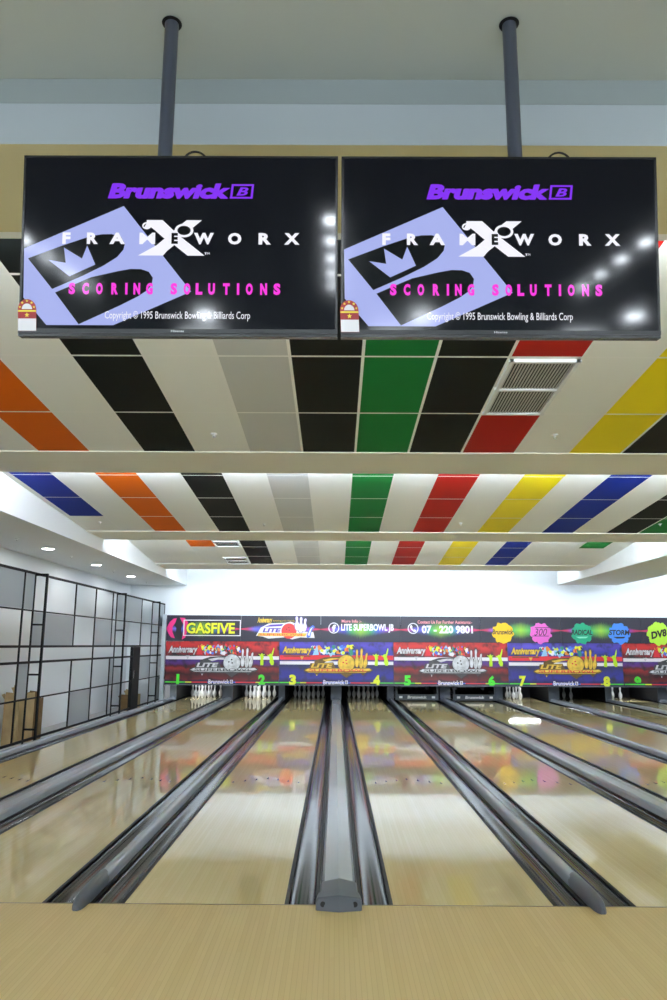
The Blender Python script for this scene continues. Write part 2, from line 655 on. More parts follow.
def downlight(x, y, z, r, lm, label, group):
    e = empty('downlight', (x, y, z), label, 'light', group)
    m = MB()
    m.lathe([(r, 0), (r + 0.025, -0.001), (r + 0.025, -0.008), (r, -0.010), (r - 0.004, -0.004)], n=24)
    m.f.pop(), m.mi.pop(), m.sm.pop()
    m.f.pop(), m.mi.pop(), m.sm.pop()
    m.build('trim_ring', WHITE, e)
    MB().tube((0, 0, -0.001), (0, 0, -0.005), r - 0.002, 24).build('lens', lm, e)
    return e


for y in (14.5, 17.5, 20.5):
    nm = {14.5: 'nearest', 17.5: 'middle', 20.5: 'farthest'}[y]
    downlight(-5.6, y, SZ, 0.11, LAMPS, 'round white downlight in the left soffit, %s of the row' % nm, 'downlights in the left soffit')
for x in (-5.35, -2.7, -0.05, 2.65, 5.3, 8.0, 10.7):
    for y in (-0.4, -0.95, -1.5, -2.05, -2.6):
        downlight(x, y, NZ, 0.06, LAMPW, 'small round downlight in a row along the grey ceiling over the seating', 'small downlights over the seating')
for x in (-4.5, -1.7, 1.1, 3.84, 6.6, 9.4):
    downlight(x, -4.2, NZ, 0.13, LAMPW, 'larger round downlight in the grey ceiling far behind the approach', 'larger downlights over the seating')
for x in (-4.8, -2.0, 0.8, 3.6, 6.4, 9.2, 12.0):  # added panels, out of view even in the screens, for neutral fill light
    for y in (-5.6, -7.4):
        e = empty('fill_panel_light', (x, y, NZ), 'added square fill light in the ceiling at the back of the seating area', 'light', 'added fill panel lights')
        m = MB()
        for q in ((-.32, .32, -.32, -.29), (-.32, .32, .29, .32), (-.32, -.29, -.29, .29), (.29, .32, -.29, .29)):
            m.box(*q, -0.012, -0.0005)
        m.build('frame', WHITE, e)
        MB().box(-.29, .29, -.29, .29, -0.008, -0.001).build('diffuser', LAMP_FILL, e)


def sprinkler(p, label):
    e = empty('ceiling_sprinkler', p, label, 'sprinkler', 'sprinkler heads')
    MB().lathe([(0.034, 0), (0.036, -0.006), (0.014, -0.01), (0.010, -0.02), (0.006, -0.028)], n=14).build('escutcheon', WHITE, e)
    MB().lathe([(0.005, -0.028), (0.005, -0.036), (0.018, -0.037), (0.018, -0.040)], n=14).build('deflector', CHROME, e)


def hit_plane(u, v, zf):
    d = ray(u, v)
    y = 8.0
    for _ in range(60):
        t = (zf(y) - CAM_Z) / d.z
        y = d.y * t
    return Vector((d.x * t, y, zf(y)))


for (u, v, zf, lb) in ((214, 434, z1, 'small chrome sprinkler head beside the grey tiles of the nearest tiled ceiling'),
                       (555, 435, z1, 'small chrome sprinkler head between the red and yellow tiles of the nearest ceiling'),
                       (100, 522, z2, 'small sprinkler head beyond the blue tiles of the middle ceiling'),
                       (264, 524, z2, 'small sprinkler head left of the grey tiles of the middle ceiling'),
                       (461, 523, z2, 'small sprinkler head between red and yellow tiles of the middle ceiling'),
                       (660, 524, z2, 'small sprinkler head beside the black tiles of the middle ceiling')):
    p = hit_plane(u, v, zf)
    sprinkler((p.x, p.y, p.z + 0.004), lb)
for y, nm in ((13.07, 'nearest'), (15.85, 'second'), (18.95, 'third'), (22.3, 'farthest')):
    sprinkler((-5.62, y, SZ), 'sprinkler head under the left soffit, %s of the row' % nm)


def vent(xa, xb, ya, yb, zf, label, nsl):
    xc, yc = (xa + xb) / 2, (ya + yb) / 2
    e = empty('air_vent', (xc, yc, zf(yc)), label, 'vent', 'air vents in the ceiling')
    sl = zf(1) - zf(0)
    def P(x, y, dz):
        return (x - xc, y - yc, (y - yc) * sl + dz)
    def slab(m, x0, x1, y0, y1, d0, d1, mi=0):
        vs = [P(x, y, d) for d in (d0, d1) for y in (y0, y1) for x in (x0, x1)]
        m.add(vs, [(0, 2, 3, 1), (4, 5, 7, 6), (0, 1, 5, 4), (2, 6, 7, 3), (0, 4, 6, 2), (1, 3, 7, 5)], mi)
    b = MB()
    slab(b, xa + .02, xb - .02, ya + .02, yb - .02, -0.006, -0.004)
    b.build('backing', HOLE, e)
    f = MB()
    t = 0.032
    for q in ((xa + .01, xa + .01 + t, ya + .01, yb - .01), (xb - .01 - t, xb - .01, ya + .01, yb - .01), (xa, xb, ya + .01, ya + .01 + t), (xa, xb, yb - .01 - t, yb - .01),
              (xa, xb, yc - t / 2, yc + t / 2)):
        slab(f, *q, -0.03, -0.002)
    f.build('frame', WHITE, e)
    s = MB()
    for k in range(1, nsl):
        x = xa + .03 + (xb - xa - .06) * k / nsl
        w = 0.0055
        slab(s, x - w, x + w, ya + .03, yb - .03, -0.016, -0.008)
    s.build('louvre', TGREY, e)


vent(X0T + 2 * .6, X0T + 3 * .6, 5.83, 7.03, z1, 'white slatted air vent set among the red tiles near the screens', 20)
vent(X0T - 5 * .6, X0T - 4 * .6, 16.2, 17.25, z3, 'small slatted air vent in the far ceiling beside the orange tile', 14)
vent(X0T - 5 * .6, X0T - 4 * .6, 18.42, 19.2, z3, 'small slatted air vent in the far ceiling close to the white wall', 14)

# ------------------------------------------------------------------ lanes
arrow0 = None
ARROW = mat('arrow_mark', (96, 44, 40), 0.25)
for n in range(1, 11):
    xa, xb = lane_x(n)
    xc = (xa + xb) / 2
    e = empty('bowling_lane', (xc, Y0, 0), 'glossy blond bowling lane number %s' % NUM[n - 1], 'lane', 'bowling lanes')
    MB().box(-LW / 2, LW / 2, 0.0, YEND - Y0, -0.11, 0).build('lane_bed', LANE, e)
    for k in range(-3, 4):
        if arrow0 is None:
            a = arrow0 = MB().add([(-.016, -.07, .0008), (.016, -.07, .0008), (0, .08, .0008)], [(0, 1, 2)]).build('arrow_marking', ARROW)
        else:
            a = arrow0.copy()
            COL.objects.link(a)
        a.parent = e
        a.location = (k * 0.1354, 4.75 - abs(k) * 0.09, 0)


def gutter(xa, xb, label):
    w = xb - xa
    e = empty('gutter', ((xa + xb) / 2, Y0, 0), label, 'gutter', 'lane gutters')
    pr = []
    h = w / 2
    pr = [(-h, -0.001), (-h + 0.012, -0.001)]
    for k in range(13):
        a = math.pi * k / 12
        pr.append((-(h - 0.014) * math.cos(a), -0.004 - 0.062 * math.sin(a) ** 0.8))
    pr += [(h - 0.012, -0.001), (h, -0.001)]
    full = pr + [(h, -0.1), (-h, -0.1)]
    m = MB()
    m.sweep_y(pr, 0, YEND - Y0, 0, closed=False, smooth=True)
    m.f = [tuple(reversed(f)) for f in m.f]
    m.add([(x, 0, z) for x, z in full], [tuple(range(len(full)))], 0)
    m.build('trough', GUTTER, e)
    r = MB()
    r.box(-h, -h + 0.026, 0, YEND - Y0, -0.012, 0.0005)
    r.box(h - 0.026, h, 0, YEND - Y0, -0.012, 0.0005)
    r.build('edge_strip', GEDGE, e)


for n in range(1, 11):
    xa, xb = lane_x(n)
    gutter(xa - GW, xa, 'dark glossy gutter along the left edge of lane %s' % NUM[n - 1])
    gutter(xb, xb + GW, 'dark glossy gutter along the right edge of lane %s' % NUM[n - 1])


def wide_divider(xc, label):
    e = empty('ball_track_cover', (xc, Y0, 0), label, 'lane divider', 'wide covers between the lanes of a pair')
    h = CW / 2 - 0.003
    pr = [(-h, -0.1), (-h, 0.0), (-h + 0.012, 0.055), (-h + 0.03, 0.074), (0, 0.084), (h - 0.03, 0.074), (h - 0.012, 0.055), (h, 0.0), (h, -0.1)]
    MB().sweep_y(pr, 0.2, 18.58, 0).build('cover', CAPM, e)
    # end cap: pentagonal block widening towards the bowler
    m = MB()
    def ring(y, s, zs, nose=0.0):
        hh = 0.5 * s
        return [(-hh, y, 0.001), (-hh, y, 0.052 * zs), (-hh + 0.012, y, 0.076 * zs), (0, y - nose, 0.1 * zs), (hh - 0.012, y, 0.076 * zs), (hh, y, 0.052 * zs), (hh, y, 0.001), (0, y - nose, 0.001)]
    rs = [ring(0.235, 0.254, 0.96), ring(0.002, 0.256, 1.0), ring(-0.004, 0.286, 1.0), ring(-0.10, 0.30, 0.98, 0.03), ring(-0.118, 0.288, 0.88, 0.032)]
    vs = [p for r in rs for p in r]
    fs = []
    for i in range(len(rs) - 1):
        for k in range(8):
            a, k2 = i * 8, (k + 1) % 8
            fs.append((a + k, a + 8 + k, a + 8 + k2, a + k2))
    m.add(vs, fs)
    m.add(rs[-1], [(0, 7, 3, 2, 1), (7, 6, 5, 4, 3)])
    m.add(rs[0], [(0, 1, 2, 3, 4, 5, 6, 7)])
    cap = m.build('end_cap', CAPE, e)
    cap['label'] = 'darker grey end cap with two holes'
    hl = MB()
    for s in (-1, 1):
        hl.tube((s * 0.103, -0.1285, 0.042), (s * 0.103, -0.115, 0.042), 0.017, 16)
    hl.build('bolt_hole', HOLE, cap)


def narrow_divider(xc, label, cap=True):
    e = empty('lane_divider_rail', (xc, Y0, 0), label, 'lane divider', 'narrow rails between lane pairs')
    h = NW / 2 - 0.002
    pr = [(-h, -0.1), (-h, 0.01)]
    for k in range(9):
        a = math.pi * k / 8
        pr.append((-(h - 0.004) * math.cos(a), 0.05 + 0.034 * math.sin(a)))
    pr += [(h, 0.01), (h, -0.1)]
    MB().sweep_y(pr, 0.42, 18.58, 0, smooth=True).build('rail', CAPM, e)
    m = MB()
    N = 12
    rings = []
    for (y, s, zt) in ((0.44, 1.0, 0.091), (0.15, 1.0, 0.091), (0.0, 1.0, 0.088), (-0.08, 0.92, 0.076), (-0.13, 0.68, 0.058), (-0.155, 0.3, 0.036)):
        r = []
        for k in range(N + 1):
            a = math.pi * k / N
            r.append((-h * s * math.cos(a), y, 0.001 + max(0, zt - 0.001) * math.sin(a) ** 0.7))
        rings.append(r)
    vs = [p for r in rings for p in r]
    fs = []
    for i in range(len(rings) - 1):
        for k in range(N):
            a = i * (N + 1) + k
            fs.append((a, a + N + 1, a + N + 2, a + 1))
    m.add(vs, fs, 0, True)
    m.add(rings[-1], [tuple(range(N + 1))])
    m.add(rings[0], [tuple(reversed(range(N + 1)))])
    m.build('end_cap', CAPE, e)['label'] = 'darker rounded end cap'


for i, c in enumerate(PC):
    wide_divider(c, 'wide grey ball track cover between lanes %s and %s' % (NUM[2 * i], NUM[2 * i + 1]))
for i in range(len(PC) + 1):
    x = PC[0] - PER / 2 + PER * i
    if i == 0:
        lb = 'narrow grey rail at the outer side of lane one'
    elif i == len(PC):
        lb = 'narrow grey rail at the outer side of lane ten'
    else:
        lb = 'narrow rounded grey rail between lanes %s and %s' % (NUM[2 * i - 1], NUM[2 * i])
    narrow_divider(x, lb)

# ------------------------------------------------------------------ pin decks: kickbacks, pins, sweeps
for i, c in enumerate(PC):
    m = MB().box(-0.165, 0.165, 0, 2.3, 0.0, 0.655)
    m.mi = [1, 1, 0, 1, 1, 1]
    o = m.build('kickback_plate', [KICK, PITB])
    o.location = (c, 23.95, 0.0)
    o.location.z = 0.0
    tag(o, 'grey upright kickback plate between the pins of lanes %s and %s' % (NUM[2 * i], NUM[2 * i + 1]), 'kickback', 'kickback plates')
for i in range(len(PC) + 1):
    x = PC[0] - PER / 2 + PER * i
    m = MB()
    m.box(-0.10, 0.10, 0, 2.3, 0.0, 0.655)
    m.mi = [1, 1, 0, 1, 1, 1]
    o = m.build('kickback_plate', [KICKL if i == 0 else KICK, PITB])
    o.location = (x, 23.95, 0)
    lb = ('pale kickback plate at the outer side of lane one' if i == 0 else 'kickback plate at the outer side of lane ten' if i == len(PC)
          else 'kickback plate between the pins of lanes %s and %s' % (NUM[2 * i - 1], NUM[2 * i]))
    tag(o, lb, 'kickback', 'kickback plates')

PROF = [(0.0258, 0), (0.0285, 0.004), (0.036, 0.019), (0.0497, 0.057), (0.0578, 0.0857), (0.0605, 0.114), (0.058, 0.149), (0.0470, 0.184),
        (0.0314, 0.219), (0.0249, 0.238), (0.0228, 0.254), (0.0236, 0.276), (0.0277, 0.301), (0.0316, 0.330), (0.0323, 0.343), (0.030, 0.360), (0.0225, 0.374), (0.010, 0.381)]
SPOT = {1: (0, 0), 2: (-1, 1), 3: (1, 1), 4: (-2, 2), 5: (0, 2), 6: (2, 2), 7: (-3, 3), 8: (-1, 3), 9: (1, 3), 10: (3, 3)}
WHERE = {1: 'foremost pin of the triangle', 2: 'left pin of the second row', 3: 'right pin of the second row', 4: 'left pin of the third row', 5: 'middle pin of the third row',
         6: 'right pin of the third row', 7: 'leftmost of the back row', 8: 'second from left in the back row', 9: 'second from right in the back row', 10: 'rightmost of the back row'}
pin0 = None
for n, standing in ((1, range(1, 11)), (2, range(1, 11)), (3, range(1, 11)), (4, range(1, 11)), (7, (1, 2, 4, 5, 7, 8, 9)), (8, (5, 7, 8)), (9, (5, 7, 8)), (10, ())):
    xa, xb = lane_x(n)
    for s in standing:
        if pin0 is None:
            p = pin0 = MB().lathe(PROF, n=18).build('bowling_pin', PIN)
        else:
            p = pin0.copy()
            COL.objects.link(p)
        p.location = ((xa + xb) / 2 + SPOT[s][0] * 0.1524, YPIN + SPOT[s][1] * 0.264, 0)
        tag(p, 'white bowling pin on lane %s, %s' % (NUM[n - 1], WHERE[s]), 'bowling pin', 'bowling pins on lane %s' % NUM[n - 1])

WTXT = mat('white_print', (236, 238, 240), 0.5)
for n in (5, 6):
    xa, xb = lane_x(n)
    xc = (xa + xb) / 2
    w = 0.66
    e = empty('pin_sweep', (xc, 23.75, 0), 'grey pin sweep bar lowered across lane %s' % NUM[n - 1], 'pin sweep', 'lowered sweep bars')
    MB().box(-w, w, 0, 0.05, 0.03, 0.20).build('sweep_board', MACH, e)
    f = lambda x, y, d: (x, -0.002 - d, y)
    MB().text('Brunswick', (-0.30, 0.075, 0.30, 0.165), f, 0, bold=0.05, shear=0.15).build('lettering', WTXT, e)
    for s in (-1, 1):
        k = MB()
        k.add([f(s * 0.5 - .05, .085, 0), f(s * 0.5 + .05, .085, 0), f(s * 0.5 + .05, .15, 0), f(s * 0.5 - .05, .15, 0)], [(0, 1, 2, 3)])
        k.build('end_mark', WTXT, e)
    a = MB()
    for s in (-1, 1):
        a.box(s * (w - 0.03) - 0.03, s * (w - 0.03) + 0.03, 0.0, 0.9, 0.2, 0.27)
        a.box(s * (w - 0.03) - 0.03, s * (w - 0.03) + 0.03, 0.02, 0.10, 0.2, 0.655)
    a.build('sweep_arm', MACH, e)
    # machine behind the sweep
    g = empty('pinsetter', (xc, 24.7, 0), 'dark pinsetter frame above the pin deck of lane %s' % NUM[n - 1], 'pinsetter', 'pinsetters over the lanes')
    mm = MB()
    mm.box(-0.42, 0.42, 0, 1.2, 0.36, 0.42)
    mm.box(-0.46, -0.40, -0.1, 1.2, 0.30, 0.64)
    mm.box(0.40, 0.46, -0.1, 1.2, 0.30, 0.64)
    mm.build('deck_frame', MACH, g)
    cc = MB()
    for q in range(5):
        cc.tube((-0.32 + 0.16 * q, 0.1, 0.27), (-0.32 + 0.16 * q, 0.1, 0.40), 0.055, 14)
    cc.build('pin_cup', BLACKF, g)

for n in (1, 2, 7, 9):
    xa, xb = lane_x(n)
    xc = (xa + xb) / 2
    e = empty('ceiling_tube_light', (xc, 24.15, 0.60), 'white tube light behind the panel over the pins of lane %s' % NUM[n - 1], 'light', 'pin deck lights')
    hw = 0.03 if n != 7 else 0.01
    MB().box(-0.5, 0.5, -hw, hw, 0.02, 0.061).build('housing', WHITE, e)
    if n != 7:  # added unseen blade that keeps the tube's reflection off the lane
        MB().box(-0.52, 0.52, -0.045, -0.04, -0.045, 0.061).build('tube_shield', MACH, e)
    MB().tube((-0.48, 0, 0), (0.48, 0, 0), 0.018 if n != 7 else 0.012, 10).build('tube', PINL, e)

# ------------------------------------------------------------------ masking panels (printed)
PX = 1 / 33.6
ZB, ZT = 0.52, 1.765


def mz(v):
    return (685 - v) * 0.029            # height above the panel foot


RED_ART = art_mat('red_print', [(0.0, (22, 22, 60)), (0.07, (30, 24, 70)), (0.12, (110, 24, 30)), (0.25, (60, 16, 24)), (0.36, (150, 28, 34)), (0.41, (84, 22, 34)),
                                (0.45, (92, 36, 124)), (0.54, (66, 44, 136)), (0.58, (120, 30, 50)), (0.76, (170, 30, 36)), (0.88, (214, 44, 44)), (1.0, (176, 30, 34))], 0.22, 2.6, (30, 16, 24), 0.57)
BLUE_ART = art_mat('blue_print', [(0.0, (24, 24, 64)), (0.08, (32, 32, 96)), (0.16, (44, 44, 150)), (0.30, (40, 40, 140)), (0.42, (26, 34, 84)), (0.50, (38, 44, 120)),
                                  (0.62, (60, 50, 150)), (0.78, (54, 54, 170)), (0.9, (84, 70, 196)), (1.0, (62, 50, 150))], 0.22, 2.6, (28, 30, 60), 0.58)
P_WHITE = mat('print_white', (232, 230, 236), 0.5)
P_RED = mat('print_red', (212, 44, 56), 0.5)
P_LIME = mat('print_lime', (190, 228, 38), 0.5)
P_GREEN = mat('print_green', (70, 214, 50), 0.5)
P_YEL = mat('print_yellow', (226, 232, 50), 0.5)
P_SIL = mat('print_silver', (206, 208, 212), 0.5, noise=0.3, nscale=9)
P_SILD = mat('print_silver_dark', (62, 64, 68), 0.5, noise=0.3, nscale=12)
P_GOLD = mat('print_gold', (220, 184, 66), 0.5, noise=0.25, nscale=9)
P_GOLDD = mat('print_gold_dark', (92, 70, 22), 0.5, noise=0.3, nscale=12)
P_DARK = mat('print_dark', (26, 24, 30), 0.5)
P_BLUE = mat('print_blue', (70, 110, 214), 0.5)
P_SKY = mat('print_sky', (150, 200, 232), 0.5)
P_ORG = mat('print_orange', (226, 138, 50), 0.5)
P_TEAL = mat('print_teal', (40, 130, 110), 0.5)
P_PINK = mat('print_pink', (232, 44, 130), 0.5)


def circ(cx, cy, r, n=28, ry=None):
    ry = ry or r
    return [(cx + r * math.cos(2 * math.pi * k / n), cy + ry * math.sin(2 * math.pi * k / n)) for k in range(n)]


def pin_outline(cx, y0, h, w, lean=0.0):
    pr = [(0.42, 0), (0.8, .12), (1.0, .3), (.85, .45), (.45, .62), (.38, .7), (.5, .84), (.46, .93), (.2, 1.0)]
    L = [(-a * w / 2, b * h) for a, b in pr]
    R = [(a * w / 2, b * h) for a, b in reversed(pr)]
    return [(cx + x + lean * y, y0 + y) for x, y in L + R]


DANCER1 = [(0, 0), (3.2, 0), (3.4, 4), (2.9, 7.2), (3.6, 8.6), (3.0, 10.6), (4.6, 11.3), (4.3, 12.1), (2.4, 11.6), (2.3, 12.8), (1.2, 13.1), (0.3, 12.4), (0.2, 11.4), (-1.9, 12.4), (-2.3, 11.8), (-0.2, 10.0), (0.4, 7.0), (-0.2, 3.5)]
DANCER2 = [(2.2, 0), (4.6, 0), (5.2, 3), (4.2, 6.5), (3.6, 9.5), (4.6, 13.0), (5.2, 17.4), (4.5, 17.8), (3.6, 15.0), (2.4, 11.4), (1.4, 11.8), (0.2, 11.2), (-0.3, 10.2), (-1.9, 10.6), (-1.8, 9.8), (0.1, 8.7), (0.9, 6), (0.6, 3.2), (1.4, 1.6)]


def masking(i, c):  # printed masking panel in front of the pin machines
    red = i % 2 == 0
    e = empty('masking_panel', (c, YM, ZB), '%s printed panel with a %s ball emblem above lanes %s and %s' % (
        'red' if red else 'blue', 'silver' if red else 'gold', NUM[2 * i], NUM[2 * i + 1]), 'panel', 'printed panels over the pins')
    half = 1.695
    MB().box(-half, half, 0, 0.04, 0, ZT - ZB).build('panel_board', RED_ART if red else BLUE_ART, e)

    def L(k):
        return lambda x, v, d: (x * PX, -0.002 - 0.003 * k - d, mz(v)) if True else None

    def ly(k):
        return lambda x, y, d: (x * PX, -0.002 - 0.003 * k + d, y)

    def pv(pts):
        return [(x, mz(v)) for x, v in pts]

    def rect(m, x0, x1, v0, v1, k, mi=0):
        m.poly(pv([(x0, v0), (x1, v0), (x1, v1), (x0, v1)]), ly(k), mi)
    s = MB()
    if red:
        rect(s, -56.5, 56.8, 656.8, 660.3, 0, 0)
    else:
        rect(s, -56.5, 56.8, 655.5, 660.0, 0, 1)
        rect(s, -56.5, 56.8, 661.6, 664.9, 0, 0)
    s.build('stripe', [P_WHITE, P_RED], e)
    g = MB()
    segs = [(-56.5, -36, 0), (-36, -30, 1), (-30, -14, 2), (-14, 14, 3), (14, 34, 2), (34, 40, 1), (40, 56.8, 0)]
    for x0, x1, mi in segs:
        rect(g, x0, x1, 682.4, 683.5, 0, mi)
    g.build('line_print', [P_GREEN, P_YEL, P_RED, P_BLUE], e)
    # collage of small player figures along the top middle
    q = MB()
    rnd = random.Random(3 + (i % 2))
    mats = [P_SKY, P_BLUE, P_ORG, P_DARK, P_WHITE, P_TEAL, P_RED, P_YEL]
    for k in range(70):
        x = -24 + 42 * (k / 70) + rnd.uniform(-1, 1)
        y = 650 + rnd.uniform(-3.5, 4.5)
        r = rnd.uniform(1.0, 2.6)
        pts = [(x + r * rnd.uniform(.5, 1.2) * math.cos(a), y + r * rnd.uniform(.6, 1.3) * math.sin(a)) for a in [2 * math.pi * t / 7 for t in range(7)]]
        q.poly(pv(pts), lambda x, y, d, kk=k: (x * PX, -0.003 - 0.00004 * kk, y), rnd.randrange(8))
    if red:
        q.poly(pv([(-26, 655.5), (-22.5, 644.5), (-19.5, 655.5)]), ly(1.3), 6)
    else:
        q.poly(pv([(-24, 655.5), (-19.5, 645), (-17.5, 655)]), ly(1.3), 0)
    q.build('collage_print', mats, e)
    A, D = (P_SIL, P_SILD) if red else (P_GOLD, P_GOLDD)
    t = MB()
    t.text('Anniversary', (-54.5, mz(656), -24.5, mz(646.2)), ly(2), 1, bold=0.08, shear=0.25)
    t.text('Anniversary', (-54, mz(655.5), -25, mz(646.7)), ly(3), 0, bold=0.04, shear=0.25)
    t.poly(pv([(-53, 656), (-26, 656), (-26, 657), (-53, 657)]), ly(2), 1)
    t.poly(pv([(-36.5, 656.5), (-32.5, 656.5), (-34.5, 660.2)]), ly(2), 0)
    t.build('script_lettering', [A, D], e)
    # emblem
    b = MB()
    b.poly(pv([(-22, 661), (-12, 657.6), (4, 656.6), (12, 657), (4, 659), (-8, 660.5), (-14, 664), (-22, 664.5)]), ly(1), 1)
    b.poly(pv([(-14, 660), (-4, 658.2), (4, 658.4), (-4, 660.2), (-10, 662)]), ly(2), 0)
    b.poly(pv([(-33, 671), (-30, 668.4), (-27, 668), (-26, 663.5), (-3, 662.5), (-1, 668), (34, 668), (36.5, 670.2), (33, 672.5), (29, 673), (26.5, 676), (24, 673.4), (16, 673.8), (10, 678), (4, 674), (-17, 673.4), (-19.5, 676.2), (-22, 673.2), (-29, 673)]), ly(3), 1)
    b.poly(pv([(-31.5, 670.6), (-28, 668.9), (33, 668.6), (35, 670.2), (32, 671), (-29, 671.6)]), ly(4), 0)
    b.poly(pv([(-29, 672.6), (-27, 672.1), (30, 672), (29, 672.6)]), ly(4), 0)
    b.poly([(x, mz(v)) for x, v in circ(10.2, 663.6, 9.0, 36)], ly(4), 1)
    b.poly([(x, mz(v)) for x, v in circ(9.8, 663.4, 8.3, 36)], ly(5), 0)
    b.poly(pv([(-20, 676), (-19.5, 674), (-19, 676)]), ly(4), 0)
    for (x, y0, h, w, le) in ((20.5, 667.5, 18.5, 4.6, 0.0), (24.5, 668.5, 20.5, 5.0, 1.2), (28, 668.5, 16, 4.4, 5.5)):
        b.poly(pin_outline(x, mz(y0), h * 0.029, w * 1.15, le * 1.0), ly(5), 1)
        b.poly(pin_outline(x, mz(y0) + .01, h * 0.029 - .03, w * 0.85, le * 1.0), ly(6), 0)
    for hx, hv in ((6.8, 662.6), (9.6, 660.4), (10.2, 663.6)):
        b.poly([(x, mz(v)) for x, v in circ(hx, hv, 0.8, 12)], ly(6), 2)
    b.text('LITE', (-25.5, mz(668), -3.5, mz(663.6)), ly(5), 0, bold=0.04, shear=0.2)
    b.text('SUPERBOWL', (-27, mz(671.7), 30, mz(669.2)), ly(6), 2 if not red else 1, bold=0.01)
    b.build('ball_emblem', [A, D, P_RED if not red else P_DARK], e)
    w = MB()
    w.text('Brunswick', (-13, mz(684.6), 8, mz(680.2)), ly(2), 0, bold=0.025)
    w.add([ly(2)(8.6, mz(684.2), 0), ly(2)(11.4, mz(684.2), 0), ly(2)(11.4, mz(680.6), 0), ly(2)(8.6, mz(680.6), 0)], [(0, 1, 2, 3)])
    w.text('B', (9.2, mz(683.7), 10.8, mz(681.1)), ly(3), 1, bold=0.02)
    w.build('maker_lettering', [P_WHITE, P_DARK], e)
    for s, n in ((-1, 2 * i + 1), (1, 2 * i + 2)):
        x = -43.5 if s < 0 else 40
        wd = (1.4 if n == 1 else 3.4) if n < 10 else 4.6
        nm = MB()
        nm.text(str(n), (x - wd, mz(685.6), x + wd, mz(675.0)), ly(3), 0, bold=0.06)
        nm.build('lane_number', P_GREEN if red else P_YEL, e)
    d = MB()
    for pts, x, v0, sc in ((DANCER1, 38.3, 665.8, 0.92), (DANCER2, 46.8, 665.6, 0.98)):
        d.poly([(x + px * sc, mz(v0) + py * sc * 0.029) for px, py in pts], ly(3), 0)
    d.build('dancer_print', P_LIME, e)
    MB().box(-half, half, -0.012, 0.04, -0.025, 0.0).build('bottom_edge', KICK, e)


for i in range(5):
    masking(i, 0.033 + 3.40 * (i - 1))

# banners above ----------------------------------------------------------
SPEC = spectrum_mat('spectrum_print')
BZ0, BZ1 = 1.775, 2.535
XS = [-5.07, -2.835, -0.44, 1.955, 4.35, 6.745, 9.14, 11.5]
P_BANR = mat('print_red_ball', (226, 60, 62), 0.5)
P_MAG = mat('print_violet', (84, 60, 170), 0.5)
BL = ['dark banner with yellow lettering in a white box and a pink arch', 'dark banner with a red ball and white pins logo', 'dark banner with a white round social media mark and bowling centre name',
      'dark banner with a white phone symbol and phone number', 'dark banner with a yellow and a pink paint splat', 'dark banner with a green and a blue paint splat', 'dark banner with a lime green paint splat']


def bz(v):
    return (641.5 - v) / (641.5 - 616.0) * (BZ1 - BZ0)


def splat(cx, cy, r, seed):
    rnd = random.Random(seed)
    pts = []
    n = 44
    for k in range(n):
        a = 2 * math.pi * k / n
        rr = r * (0.93 + 0.07 * math.cos(9 * a + seed) + rnd.uniform(-.05, .05))
        pts.append((cx + rr * math.cos(a), cy + rr * math.sin(a) * 0.98))
    return pts


